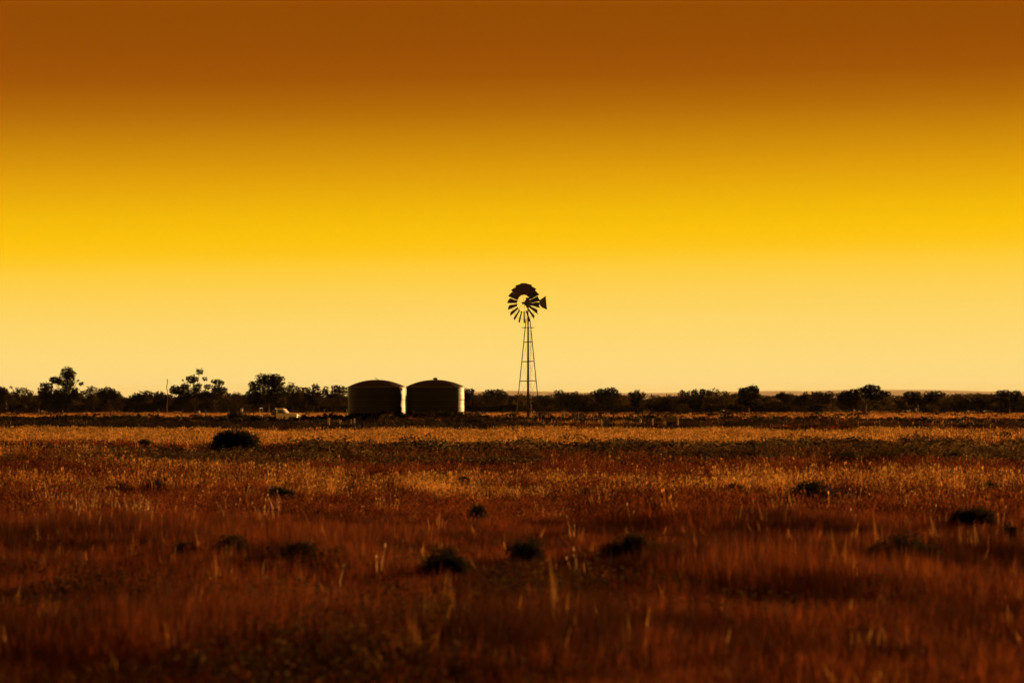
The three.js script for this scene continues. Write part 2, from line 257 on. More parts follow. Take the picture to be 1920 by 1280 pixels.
// ------------------------------------------------------------------ windmill
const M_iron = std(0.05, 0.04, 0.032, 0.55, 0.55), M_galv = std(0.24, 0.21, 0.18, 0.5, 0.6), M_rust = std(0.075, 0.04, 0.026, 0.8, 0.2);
{
  const d = 335, bx = X(990, d), bz = -d, by = ground(bx, bz);
  const t = thing('windmill', 'steel wind pump with bladed wheel and tail on a lattice tower', 'windmill', bx, by, bz);
  const H = (row) => EYE - (row - HORIZON) * d / FOCAL - by;
  const hw = (h) => 0.34 + (11 - h) * 0.102;                                      // half width of the tower corner to corner
  const topH = H(598), corner = (k, h) => { const a = k * Math.PI / 2 + 0.06; return V(Math.sin(a) * hw(h), h, Math.cos(a) * hw(h)); };
  for (let k = 0; k < 4; k++) part('leg', angleIron(corner(k, -0.3), corner(k, topH), k === 0 ? 0.14 : 0.1), k === 3 ? M_galv : M_rust, t);  // left leg galvanised, with the light it catches put into its paler metal
  const levels = [0.5, 2.66, H(714), H(677.5), H(641)];
  levels.forEach((h) => { for (let k = 0; k < 4; k++) part('girt', angleIron(corner(k, h), corner(k + 1, h), 0.06), M_rust, t); });
  for (let i = 0; i < levels.length - 1; i++) for (let k = 0; k < 4; k++) { part('brace_rod', bar(corner(k, levels[i]), corner(k + 1, levels[i + 1]), 0.004, 0.004, 4), M_rust, t); part('brace_rod', bar(corner(k + 1, levels[i]), corner(k, levels[i + 1]), 0.004, 0.004, 4), M_rust, t); }
  part('pump_pipe', [bar(V(-0.02, -0.2, 0.12), V(-0.02, 3.4, 0.12), 0.13, 0.13, 12), bar(V(-0.02, 3.4, 0.12), V(0.0, 11.2, 0.06), 0.085, 0.085, 10)], M_rust, t);
  part('pump_rod', bar(V(0, 11.2, 0), V(0, H(572), 0), 0.04, 0.04, 8), M_iron, t);
  const lad = new THREE.Group(); lad.name = 'ladder'; t.add(lad);
  const l0 = V(0.24, 0.1, 0.5), l1 = V(0.2, 11.1, 0.12);
  part('rail', bar(l0.clone().add(V(-0.1, 0, 0)), l1.clone().add(V(-0.1, 0, 0)), 0.014, 0.014, 5), M_galv, lad); part('rail', bar(l0.clone().add(V(0.12, 0, 0)), l1.clone().add(V(0.12, 0, 0)), 0.018, 0.018, 5), M_galv, lad);
  for (let k = 1; k < 30; k++) { const c = l0.clone().lerp(l1, k / 30); part('rung', bar(c.clone().add(V(-0.1, 0, 0)), c.clone().add(V(0.12, 0, 0)), 0.013, 0.013, 4), M_galv, lad); }
  const plat = new THREE.Group(); plat.name = 'platform'; plat.position.y = H(614); t.add(plat);
  for (let k = -3; k <= 3; k++) part('plank', box(1.5, 0.04, 0.16, 0, 0, k * 0.19), M_rust, plat);
  part('bearer', box(0.08, 0.07, 1.35, -0.4, -0.056, 0), M_rust, plat); part('bearer', box(0.08, 0.07, 1.35, 0.4, -0.056, 0), M_rust, plat);
  // the turning head: wheel axis points left and towards the viewer
  const headY = H(568.4), head = new THREE.Group(); head.name = 'head'; head.position.y = headY; head.rotation.y = -38.5 * Math.PI / 180; t.add(head);
  part('mast_pipe', bar(V(0, topH - headY - 0.6, 0), V(0, -0.2, 0), 0.09, 0.075, 10), M_iron, head);
  part('gearbox', [box(0.42, 0.62, 0.72, 0, 0.02, 0.02), new THREE.CylinderGeometry(0.24, 0.3, 0.5, 14).translate(0, 0.42, 0), box(0.3, 0.25, 0.3, 0, -0.4, 0)], M_iron, head);
  const W = new THREE.Group(); W.name = 'wheel'; W.position.z = 0.76; t.add(W);
  W.position.set(Math.sin(-38.5 * Math.PI / 180) * 0.76, headY, Math.cos(38.5 * Math.PI / 180) * 0.76); W.rotation.y = -38.5 * Math.PI / 180;
  part('hub', [new THREE.CylinderGeometry(0.13, 0.13, 0.5, 14).rotateX(Math.PI / 2), new THREE.CylinderGeometry(0.045, 0.045, 0.9, 10).rotateX(Math.PI / 2).translate(0, 0, -0.35), new THREE.ConeGeometry(0.1, 0.22, 12).rotateX(Math.PI / 2).translate(0, 0, 0.34)], M_iron, W);
  const R = 2.34, ri = 0.98;
  part('outer_rim', new THREE.TorusGeometry(1.92, 0.017, 5, 72), M_rust, W); part('inner_rim', new THREE.TorusGeometry(1.12, 0.017, 5, 54), M_rust, W);
  const spoke = bar(V(0, 0.1, 0), V(0, 1.95, 0), 0.014, 0.014, 5);
  for (let k = 0; k < 6; k++) part('spoke', spoke, M_rust, W).rotation.z = k * Math.PI / 3 + 0.17;
  // one curved sail, wider at its tip, pitched about its radius
  const sp = [], si = [], nu = 4, nv = 5, pitch = 37 * Math.PI / 180;
  for (let side = 0; side < 2; side++) for (let v = 0; v <= nv; v++) for (let u = 0; u <= nu; u++) {
    const r = ri + (R - ri) * v / nv, w = 0.33 + (0.75 - 0.33) * v / nv, c = (u / nu - 0.5) * w, camber = 0.07 * (1 - Math.pow(2 * u / nu - 1, 2)) + (side ? 0.008 : 0);
    sp.push(c * Math.cos(pitch) + camber * Math.sin(pitch), r, -c * Math.sin(pitch) + camber * Math.cos(pitch));
  }
  const nn = (nu + 1) * (nv + 1);
  for (let v = 0; v < nv; v++) for (let u = 0; u < nu; u++) { const a = v * (nu + 1) + u, b = a + nu + 1; si.push(a, a + 1, b, a + 1, b + 1, b, a + nn, b + nn, a + 1 + nn, a + 1 + nn, b + nn, b + 1 + nn); }
  const sail = new THREE.BufferGeometry(); sail.setAttribute('position', new THREE.Float32BufferAttribute(sp, 3)); sail.setIndex(si); sail.computeVertexNormals();
  for (let k = 0; k < 18; k++) part('blade', sail, k % 5 === 2 ? M_rust : M_iron, W).rotation.z = k * Math.PI / 9 + 0.03;
  const tail = new THREE.Group(); tail.name = 'tail'; tail.position.y = headY; tail.rotation.y = -38.5 * Math.PI / 180; t.add(tail);
  part('tail_boom', [bar(V(0, 0.14, -0.3), V(0, 0.1, -2.5), 0.045, 0.035, 6), bar(V(0, -0.16, -0.3), V(0, -0.02, -2.5), 0.045, 0.035, 6), box(0.03, 0.3, 0.9, 0, 0.02, -1.75)], M_iron, tail);
  const vs = new THREE.Shape([[-2.15, 0.3], [-2.5, 0.5], [-3.42, 0.92], [-3.5, 0.2], [-3.66, -0.72], [-2.7, -0.48], [-2.3, -0.22]].map(([a, b]) => new THREE.Vector2(-a, b)));
  part('tail_vane', new THREE.ExtrudeGeometry(vs, { depth: 0.012, bevelEnabled: false }).rotateY(Math.PI / 2).translate(-0.006, 0.05, 0), M_iron, tail);
}

// ------------------------------------------------------------------ the two water tanks
{
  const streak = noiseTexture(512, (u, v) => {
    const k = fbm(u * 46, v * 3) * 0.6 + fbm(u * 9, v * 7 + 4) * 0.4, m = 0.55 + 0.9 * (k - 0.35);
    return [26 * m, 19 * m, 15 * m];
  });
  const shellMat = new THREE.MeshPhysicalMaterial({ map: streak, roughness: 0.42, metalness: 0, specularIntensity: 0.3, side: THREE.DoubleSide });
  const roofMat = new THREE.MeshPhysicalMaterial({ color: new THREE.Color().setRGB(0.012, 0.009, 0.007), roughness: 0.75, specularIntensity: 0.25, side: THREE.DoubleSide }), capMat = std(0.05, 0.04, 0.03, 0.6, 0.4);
  [[706, 53.6, 336.5, 'left'], [816, 54.2, 334.5, 'right']].forEach(([px, rp, d, which]) => {
    const s = d / FOCAL, r = rp * s, bx = X(px, d), base = 0.5, H = (row) => EYE - (row - HORIZON) * s - base;
    const eave = H(725.5), top = H(712.2);
    const t = thing('water_tank', which === 'left' ? 'dark domed water tank standing farther from the windmill' : 'dark domed water tank nearest the windmill, with broad sunlit edge', 'water tank', bx, base, -d, which === 'left' ? 0.7 : 2.1, 'pair of domed water tanks');
    const pr = [new THREE.Vector2(r * 1.0, -0.3)], courses = 5, rib = 9;
    for (let c = 0; c < courses; c++) for (let k = 0; k <= rib; k++) { const y = eave * (c + k / rib) / courses; pr.push(new THREE.Vector2(r + (c % 2 ? 0.012 : 0) + Math.cos(k * Math.PI) * 0.006, y + (k === rib ? -0.004 : 0))); }
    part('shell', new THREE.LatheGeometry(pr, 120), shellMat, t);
    for (let c = 1; c < courses; c++) part('hoop', new THREE.TorusGeometry(r + 0.018, 0.016, 5, 96).rotateX(Math.PI / 2).translate(0, eave * c / courses, 0), capMat, t);
    const rp2 = [], n = 14;
    rp2.push(new THREE.Vector2(r + 0.07, eave - 0.06));
    for (let k = 0; k <= n; k++) { const q = 1 - k / n; rp2.push(new THREE.Vector2((r + 0.07) * q + 0.0001, eave + (top - eave) * (1 - Math.pow(q, 2.1)))); }
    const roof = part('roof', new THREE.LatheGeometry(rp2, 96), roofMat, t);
    for (let k = 0; k < 24; k++) { // standing laps between the roof sheets
      const a = k / 24 * Math.PI * 2, gs = [];
      for (let e = 0; e < 6; e++) { const q0 = 1 - e / 6 * 0.94, q1 = 1 - (e + 1) / 6 * 0.94, P = (q) => V(Math.cos(a) * (r + 0.07) * q, eave + (top - eave) * (1 - Math.pow(q, 2.1)) + 0.012, Math.sin(a) * (r + 0.07) * q); gs.push(bar(P(q0), P(q1), 0.016, 0.016, 4)); }
      part('roof_lap', gs, capMat, roof);
    }
    const hatch = new THREE.Group(); hatch.name = 'hatch'; hatch.position.set(0, top - 0.03, 0); t.add(hatch);
    part('hatch_ring', new THREE.CylinderGeometry(0.24, 0.28, 0.1, 20), capMat, hatch);
    const lid = part('hatch_lid', new THREE.CylinderGeometry(0.27, 0.27, 0.035, 20), capMat, hatch); lid.position.set(0, 0.16, 0); lid.rotation.set(0.25, 0, -0.45);
    part('eave_rim', new THREE.TorusGeometry(r + 0.06, 0.03, 6, 110).rotateX(Math.PI / 2).translate(0, eave, 0), M_galv, t);
    const pipe = part('outlet_pipe', [bar(V(0, 0.35, r - 0.05), V(0, 0.35, r + 0.35), 0.04, 0.04, 8), bar(V(0, 0.38, r + 0.33), V(0, -0.3, r + 0.33), 0.04, 0.04, 8)], capMat, t); pipe.rotation.y = 0.5;
  });
}

// ------------------------------------------------------------------ the white utility truck
{
  const d = 333, bx = X(525, d), by = ground(bx, -d) - 0.04;
  const t = thing('utility_truck', 'white tray-back utility truck parked facing the tanks', 'truck', bx, by, -d, -0.13);
  const white = new THREE.MeshPhysicalMaterial({ color: new THREE.Color().setRGB(0.82, 0.84, 0.9), roughness: 0.35, clearcoat: 0.6, clearcoatRoughness: 0.15, side: THREE.DoubleSide });
  const black = std(0.02, 0.02, 0.02, 0.7), glass = new THREE.MeshPhysicalMaterial({ color: new THREE.Color().setRGB(0.02, 0.024, 0.024), roughness: 0.06, specularIntensity: 1, side: THREE.DoubleSide }), steel = std(0.4, 0.38, 0.36, 0.4, 0.8), tyre = std(0.02, 0.018, 0.017, 0.9);
  const sh = new THREE.Shape();
  sh.moveTo(-0.3, 0.5); sh.lineTo(-0.3, 1.0); sh.lineTo(-0.27, 1.6); sh.quadraticCurveTo(-0.25, 1.7, -0.12, 1.71); sh.lineTo(0.4, 1.7); sh.quadraticCurveTo(0.5, 1.69, 0.56, 1.61);
  sh.lineTo(0.93, 1.17); sh.lineTo(1.9, 1.1); sh.quadraticCurveTo(2.08, 1.07, 2.1, 0.92); sh.lineTo(2.12, 0.55); sh.lineTo(1.95, 0.5); sh.absarc(1.5, 0.42, 0.44, 0.18, Math.PI - 0.18, false); sh.lineTo(-0.3, 0.5);
  const hole = new THREE.Path(); hole.moveTo(-0.14, 1.16); hole.lineTo(-0.12, 1.6); hole.lineTo(0.42, 1.6); hole.lineTo(0.76, 1.16); hole.closePath(); sh.holes.push(hole);
  part('body', new THREE.ExtrudeGeometry(sh, { depth: 1.56, bevelEnabled: true, bevelSize: 0.035, bevelThickness: 0.05, bevelSegments: 3, curveSegments: 10 }).translate(0, 0, -0.78), white, t);
  for (const s of [1, -1]) {
    const w = new THREE.Shape([[-0.14, 1.16], [-0.12, 1.6], [0.42, 1.6], [0.76, 1.16]].map(([a, b]) => new THREE.Vector2(a, b)));
    part('side_window', new THREE.ExtrudeGeometry(w, { depth: 0.01, bevelEnabled: false }).translate(0, 0, s * 0.77 - 0.005), glass, t);
    part('window_post', bar(V(0.24, 1.14, s * 0.8), V(0.24, 1.62, s * 0.8), 0.018, 0.018, 6), black, t);
    const door = part('door', new THREE.ExtrudeGeometry(new THREE.Shape([[-0.2, 0.55], [-0.2, 1.12], [0.82, 1.12], [0.84, 0.8], [0.78, 0.55]].map(([a, b]) => new THREE.Vector2(a, b))), { depth: 0.012, bevelEnabled: true, bevelSize: 0.01, bevelThickness: 0.006, bevelSegments: 2 }).translate(0, 0, s > 0 ? 0.826 : -0.838), white, t);
    part('handle', box(0.14, 0.03, 0.03, -0.08, 1.02, s * 0.86), black, door);
    part('mirror', [box(0.08, 0.2, 0.14, 0.72, 1.28, s * 1.0), bar(V(0.72, 1.2, s * 0.82), V(0.72, 1.24, s * 0.98), 0.012)], black, t);
    part('headlight', box(0.05, 0.14, 0.26, 2.135, 0.86, s * 0.56), std(0.7, 0.7, 0.68, 0.15), t);
    part('tail_light', box(0.04, 0.1, 0.18, -2.32, 0.8, s * 0.72), std(0.35, 0.03, 0.02, 0.3), t);
    for (const wx of [1.5, -1.35]) {
      const wh = new THREE.Group(); wh.name = 'wheel'; wh.position.set(wx, 0.37, s * 0.74); t.add(wh);
      part('tyre', new THREE.TorusGeometry(0.265, 0.105, 10, 28), tyre, wh);
      part('rim', [new THREE.CylinderGeometry(0.2, 0.2, 0.15, 20).rotateX(Math.PI / 2), new THREE.CylinderGeometry(0.06, 0.06, 0.19, 12).rotateX(Math.PI / 2)], steel, wh);
    }
  }
  const ws = part('windscreen', box(0.012, 0.54, 1.36, 0, 0, 0), glass, t); ws.position.set(0.765, 1.4, 0); ws.rotation.z = Math.atan2(0.37, 0.44);
  part('rear_window', box(0.01, 0.4, 1.2, -0.338, 1.36, 0), glass, t);
  const tray = new THREE.Group(); tray.name = 'tray'; t.add(tray);
  for (let k = 0; k < 8; k++) part('deck_plank', box(1.9, 0.04, 0.205, -1.36, 0.93, -0.77 + k * 0.22), std(0.22, 0.17, 0.12, 0.9), tray);
  part('tray_edge', [box(1.94, 0.07, 0.05, -1.36, 0.93, 0.9), box(1.94, 0.07, 0.05, -1.36, 0.93, -0.9), box(0.05, 0.07, 1.8, -2.33, 0.93, 0)], steel, tray);
  part('headboard', [box(0.05, 0.06, 1.7, -0.46, 1.7, 0), box(0.05, 0.06, 1.7, -0.46, 1.3, 0), ...[-0.82, -0.4, 0, 0.4, 0.82].map((z) => box(0.05, 0.8, 0.05, -0.46, 1.33, z))], black, tray);
  part('rear_rack', [box(0.05, 0.85, 0.05, -2.3, 1.36, 0.8), box(0.05, 0.85, 0.05, -2.3, 1.36, -0.8), box(0.05, 0.05, 1.55, -2.3, 1.76, 0)], black, tray);
  part('tool_box', box(0.4, 0.34, 1.2, -0.75, 1.13, 0), std(0.12, 0.08, 0.05, 0.6), tray);
  part('chassis', [box(4.2, 0.14, 0.7, -0.15, 0.56, 0), box(0.15, 0.12, 1.5, -1.35, 0.4, 0), box(0.15, 0.12, 1.5, 1.5, 0.4, 0)], black, t);
  part('bull_bar', [box(0.12, 0.2, 1.66, 2.28, 0.56, 0), ...[-0.4, 0.4].map((z) => box(0.06, 0.6, 0.06, 2.3, 0.86, z)), bar(V(2.3, 1.14, -0.62), V(2.3, 1.14, 0.62), 0.035), bar(V(2.3, 0.85, -0.75), V(2.3, 0.85, 0.75), 0.03)], black, t);
  part('aerial', bar(V(2.26, 1.1, 0.5), V(2.2, 2.0, 0.5), 0.008, 0.004, 4), black, t);
}

// ------------------------------------------------------------------ fences, posts
const M_timber = std(0.36, 0.27, 0.19, 0.95), M_timberGrey = std(0.6, 0.53, 0.44, 0.95), M_picket = std(0.04, 0.03, 0.025, 0.8, 0.2), M_wire = std(0.16, 0.12, 0.09, 0.6, 0.6), M_whitePaint = std(0.72, 0.68, 0.6, 0.7);
const postGeo = (w, h, lean) => { const g = new THREE.CylinderGeometry(w * 0.46, w * 0.54, h + 0.3, 7, 4); const p = g.attributes.position; for (let i = 0; i < p.count; i++) { const y = p.getY(i); p.setX(i, p.getX(i) * rr(0.9, 1.08) + lean * y); p.setZ(i, p.getZ(i) * rr(0.9, 1.08)); } g.translate(0, (h - 0.3) / 2, 0); g.computeVertexNormals(); return g; };
function fence(name, label, posts, mat, w, h, wires) {                      // posts as [column, distance, lean, height factor]
  const [p0, d0] = posts[0], bx = X(p0, d0), bz = -d0, t = thing(name, label, 'fence', bx, 0, bz);
  const at = posts.map(([px, d]) => { const x = X(px, d), z = -d; return V(x - bx, ground(x, z), z - bz); });
  posts.forEach(([, , lean = 0, f = 1], k) => { const p = part('post', postGeo(w, h * f, lean), mat, t); p.position.copy(at[k]); p.rotation.y = rr(0, 3); });
  for (const y of wires) { const gs = []; for (let k = 0; k < at.length - 1; k++) gs.push(bar(at[k].clone().add(V(0, y, 0)), at[k + 1].clone().add(V(0, y, 0)), 0.006, 0.006, 3)); if (gs.length) part('wire', gs, M_wire, t); }
  return t;
}
{
  const back = []; for (let px = -150; px <= 660; px += 44.5) back.push([px + rr(-2, 2), 452 - px * 0.02, rr(-0.03, 0.03), rr(0.9, 1.1)]);
  fence('wire_fence', 'dark steel picket and wire fence crossing in front of left treeline', back, M_picket, 0.15, 1.25, [0.3, 0.6, 0.9, 1.12]);
  fence('wire_fence', 'dark steel picket and wire fence running out right of the windmill', [[943, 440], [958, 432], [1000, 400], [1028, 380], [1056, 362], [1084, 345], [1112, 322], [1150, 312], [1169, 304], [1197, 290, 0.01, 1.15]], M_picket, 0.13, 1.25, [0.3, 0.6, 0.9, 1.15]);
}
function post(label, px, topRow, d, w, mat, lean = 0, group) {
  const x = X(px, d), y = ground(x, -d), h = EYE - (topRow - HORIZON) * d / FOCAL - y;
  const o = shadowed(new THREE.Mesh(postGeo(w, h, lean), mat)); o.name = numbered('timber_post'); o.position.set(x, y, -d); o.rotation.y = rr(0, 3); scene.add(tag(o, label, 'post', group)); return o;
}
post('thickest grey timber post, farthest left of the four near the tanks', 616, 783.2, 262, 0.23, M_timberGrey, 0, 'timber posts left of the tanks');
{
  const d = 262, x = X(637, d), y = ground(x, -d), t = thing('forked_post', 'forked grey timber post between the thick post and the close pair', 'post', x, y, -d, 0, 'timber posts left of the tanks');
  part('stem', bar(V(-0.02, -0.3, 0), V(0.0, 0.6, 0), 0.1, 0.085, 7), M_timberGrey, t); part('fork', bar(V(0, 0.55, 0), V(-0.09, 1.0, 0), 0.07, 0.05, 6), M_timberGrey, t); part('fork', bar(V(0, 0.55, 0), V(0.1, 0.92, 0.03), 0.07, 0.05, 6), M_timberGrey, t);
}
post('left post of the close pair in front of the tanks', 658.5, 786, 262, 0.15, M_timberGrey, 0, 'timber posts left of the tanks');
post('right and taller post of the close pair in front of the tanks', 664.3, 783.6, 262, 0.14, M_timberGrey, 0.01, 'timber posts left of the tanks');
post('pale slim post standing alone right of the windmill', 1053, 770.5, 338, 0.18, M_timberGrey, 0.01);
post('pale timber post beside dark bush right of the windmill', 1128, 785.5, 258, 0.15, M_timberGrey, -0.02);
post('short pale post behind the others, halfway to the slanting brace', 1139, 779, 322, 0.13, M_timber, 0.02);
{
  const d = 270, bx = X(1201, d), by = ground(bx, -d), t = thing('strainer_post', 'timber strainer post propped by a long slanting brace pole', 'post', bx, by, -d);
  part('post', postGeo(0.2, 0.95, 0.01), M_timberGrey, t);
  const x0 = X(1162, d) - bx; part('brace_pole', bar(V(x0, 0.02, 0.2), V(-0.08, 0.52, 0.05), 0.055, 0.05, 7), M_timber, t);
}
post('slim grey post between slanting brace and boarded timber frame', 1224, 784.5, 266, 0.12, M_timberGrey, 0.01);
{
  const d = 262, bx = X(1259, d), by = ground(bx, -d), t = thing('pump_stand', 'low timber frame with boarded top and dark gap between two posts', 'frame', bx, by, -d);
  const M_olive = std(0.13, 0.105, 0.05, 0.9), l = X(1247.5, d) - bx, r = X(1271, d) - bx;
  part('post', postGeo(0.23, 0.72, 0), M_timberGrey, t).position.x = l; part('post', postGeo(0.16, 0.9, 0), M_timberGrey, t).position.x = r;
  for (let k = 0; k < 3; k++) part('board', box(r - l - 0.1, 0.11, 0.03, (l + r) / 2, 0.72 + k * 0.125, 0.06), M_olive, t);
  part('lid', box(r - l + 0.1, 0.04, 0.7, (l + r) / 2, 1.06, -0.25), M_olive, t);
  part('gap_shade', box(r - l, 0.5, 0.03, (l + r) / 2, 0.45, -0.56), std(0.03, 0.025, 0.02, 0.9), t);  // near-black sheet added as the shade inside the open gap
  for (const x of [l, r]) part('rear_leg', box(0.09, 1.05, 0.09, x, 0.5, -0.52), M_timber, t);
  part('bottom_rail', box(r - l, 0.08, 0.06, (l + r) / 2, 0.28, 0.02), M_timber, t);
}
function markerPost(label, px, topRow, d) {
  const x = X(px, d), y = ground(x, -d), h = EYE - (topRow - HORIZON) * d / FOCAL - y;
  const t = thing('marker_post', label, 'post', x, y, -d, rr(-0.1, 0.1), 'white-topped marker posts'); part('stem', box(0.14, h - 0.1, 0.14, 0, (h - 0.5) / 2 - 0.05, 0), M_timber, t); part('cap', box(0.27, 0.42, 0.2, 0, h - 0.21, 0), M_whitePaint, t);
}
markerPost('small white-topped post above the small round dark bush', 372.3, 770, 372);
markerPost('small white-topped post above the wide dark bush left of the truck', 452.8, 765.6, 372);

// ------------------------------------------------------------------ shrubs one can tell apart
const M_shrub = leafy(0.05, 0.046, 0.02, 0.3), M_shrubGrey = leafy(0.085, 0.075, 0.04, 0.3);
const clearings = [];
function shrub(name, label, px, baseRow, wPx, hPx, opt = {}) {
  const d = opt.d ?? (EYE - 0.3) * FOCAL / (baseRow - HORIZON), s = d / FOCAL, x = X(px, d), y = ground(x, -d), w = wPx * s * 1.2, h = hPx * s + 0.3, cl = [];
  clearings.push([x, d, w / 2]);
  const n = opt.n ?? 26, r0 = Math.min(h * 0.34, w * 0.2);
  for (let k = 0; k < n; k++) { const a = rr(0, 6.28), q = Math.sqrt(rnd()) * 0.9, lift = Math.sqrt(Math.max(0, 1 - Math.pow(q, opt.flat ?? 2.6))); cl.push([Math.cos(a) * q * (w / 2 - r0 * 0.5), Math.max(r0 * 0.4, (h - r0 * 0.8) * lift * rr(0.35, 1)), Math.sin(a) * q * Math.min(w / 2, h * 1.3) * 0.9, r0 * rr(0.65, 1.1)]); }
  const t = thing(name, label, 'shrub', x, y, -d, 0, opt.group);
  const leaf = opt.leaf ?? Math.max(0.018, h * 0.035);
  part('foliage', leafSoup(cl, leaf, opt.density ?? 0.75 / (leaf * leaf) * 4, 0.85), opt.mat ?? M_shrub, t);
  const st = []; for (let k = 0; k < 9; k++) { const c = cl[k]; st.push(bar(V(c[0] * 0.15, -0.1, c[2] * 0.15), V(c[0] * 0.8, c[1] * 0.85, c[2] * 0.8), h * 0.022, h * 0.008, 5)); }
  part('stems', st, M_bark, t);
  return t;
}
shrub('saltbush', 'big dark rounded bush left of the tanks, largest in the grass', 440, 846, 80, 48, { n: 80, flat: 5 });
shrub('saltbush', 'small round dark bush below the left white-topped post', 380, 789, 40, 17, {});
shrub('saltbush', 'wide domed dark bush immediately left of the white truck', 443, 788, 58, 20, { n: 34 });
shrub('saltbush', 'low dark bush below the gap in the treeline at far left', 226, 788, 56, 14, { n: 30 });
const dark = [
  [270, 834, 36, 14, 'dark clump at the bright grass edge, left of the biggest bush'], [205, 848, 44, 16, 'low dark shrub two bush-widths left of the biggest bush'], [222, 916, 46, 18, 'small black shrub below left of the biggest bush, by pale seed heads'], [288, 914, 44, 20, 'loose dark shrub right of the small black shrub at left'],
  [525, 926, 50, 20, 'flat dark shrub right below the biggest bush'], [465, 918, 24, 12, 'tiny dark shrub under the biggest bush'], [435, 1026, 70, 34, 'dark foreground shrub below the biggest bush'], [558, 1040, 80, 36, 'black foreground shrub at lower left centre'], [345, 1030, 60, 26, 'dim foreground shrub left of the dark one below the biggest bush'], [634, 1034, 44, 22, 'small foreground shrub right of the black one at lower left centre'],
  [872, 902, 34, 16, 'small dark shrub below the right-hand tank'], [894, 958, 40, 18, 'dark shrub in the middle of the field below the tanks'], [1222, 956, 48, 20, 'black flat shrub below the boarded timber frame'], [1182, 1026, 112, 32, 'wide flat black shrub in the right centre foreground'], [985, 1030, 64, 40, 'upright dark weed clump in the centre foreground below the windmill'],
  [838, 1050, 90, 34, 'dim wide shrub in the centre foreground left of the windmill line'], [1376, 916, 40, 16, 'small dark shrub left of the low spreading one at right'], [1530, 940, 98, 50, 'low spreading dark shrub in the right middle field'], [1858, 916, 50, 12, 'thin dark shrub near the right edge, farthest back'], [1822, 972, 96, 30, 'long low dark shrub near the right edge'],
  [1698, 1032, 140, 44, 'broad mounded black shrub, widest in the right foreground'], [1895, 1008, 52, 32, 'dark rounded shrub at the right edge of the foreground'], [1590, 870, 78, 32, 'greenish dark shrub in the scrub band at right'], [1648, 866, 60, 24, 'low shrub touching the greenish dark one in the right scrub band'], [1888, 822, 38, 16, 'small round dark bush beside the right edge, in the far grass'],
  [1793, 860, 40, 18, 'small dark shrub in the scrub band toward the right edge'], [1865, 842, 30, 12, 'smallest dark shrub in the scrub band near the right edge'], [1405, 838, 46, 18, 'dark shrub where the bright grass ends right of the timber frame'],
];
for (const [px, row, w, h, label] of dark) shrub('dark_shrub', label, px, row, w, h, { group: 'dark shrubs scattered in the grass', n: 40, flat: 2 });
const fenceBush = [[1140, 799, 22, 13, 'black bush at the foot of the pale timber post'], [1155, 794, 12, 12, 'small upright bush right of the black bush by the post'], [1208, 805, 22, 10, 'low bush at the foot of the strainer post'], [943, 795, 15, 12, 'square dark bush left of the windmill foot'], [890, 797, 42, 20, 'dark bush at the right shoulder of the tank mound'], [990, 800, 40, 12, 'dark scrub clump at the windmill foot'], [1098, 792, 26, 10, 'low bush between windmill and timber posts']];
for (const [px, row, w, h, label] of fenceBush) shrub('bluebush', label, px, row, w, h, { group: 'bushes along the fence line' });
{ // the glowing tussock far right
  shrub('grass_tussock', 'single orange tussock of dry grass standing up at far right', 1723, 824, 17, 21, { mat: leafy(0.55, 0.26, 0.09, 0.5), leaf: 0.06, n: 14 });
}

{ // a small bird on the low spreading shrub: one skin swept from tail to bill, breast to the right
  const d = (EYE - 0.3) * FOCAL / (940 - HORIZON), sc = d / FOCAL, x = X(1543, d), y = EYE - (906.5 - HORIZON) * sc;
  const spine = [[-0.085, 0.005, 0.002, 0.006], [-0.06, 0.016, 0.006, 0.012], [-0.036, 0.032, 0.014, 0.016], [-0.015, 0.046, 0.024, 0.024], [0.008, 0.056, 0.027, 0.026], [0.024, 0.072, 0.02, 0.02], [0.03, 0.088, 0.0165, 0.017], [0.036, 0.098, 0.0155, 0.015], [0.046, 0.103, 0.009, 0.008], [0.053, 0.102, 0.003, 0.003], [0.066, 0.1, 0.0004, 0.0004]];
  const pos = [], col = [], idx = [], n = 12;
  spine.forEach(([sx, sy, ry, rz], k) => {
    const a = spine[Math.max(0, k - 1)], b = spine[Math.min(spine.length - 1, k + 1)], t = Math.atan2(b[1] - a[1], b[0] - a[0]);
    for (let e = 0; e < n; e++) { const q = e / n * Math.PI * 2, u = Math.cos(q) * ry; pos.push(sx - Math.sin(t) * u, sy + Math.cos(t) * u, Math.sin(q) * rz); const pale = Math.cos(q) < -0.25 && k > 1 && k < 7; col.push(...(pale ? [0.75, 0.7, 0.62] : [0.02, 0.017, 0.015])); }
  });
  for (let k = 0; k < spine.length - 1; k++) for (let e = 0; e < n; e++) { const a = k * n + e, b = k * n + (e + 1) % n; idx.push(a, a + n, b, b, a + n, b + n); }
  const g = new THREE.BufferGeometry(); g.setAttribute('position', new THREE.Float32BufferAttribute(pos, 3)); g.setAttribute('color', new THREE.Float32BufferAttribute(col, 3)); g.setIndex(idx); g.computeVertexNormals();
  const t = thing('bird', 'tiny dark bird with pale breast perched on low spreading shrub', 'bird', x, y, -d, 0.15);
  part('body', g, new THREE.MeshStandardMaterial({ vertexColors: true, roughness: 0.85, side: THREE.DoubleSide }), t);
  for (const z of [-0.009, 0.009]) part('leg', bar(V(-0.002, 0.034, z), V(0.002, -0.03, z * 1.2), 0.0022, 0.0018, 5), M_bark, t);
}

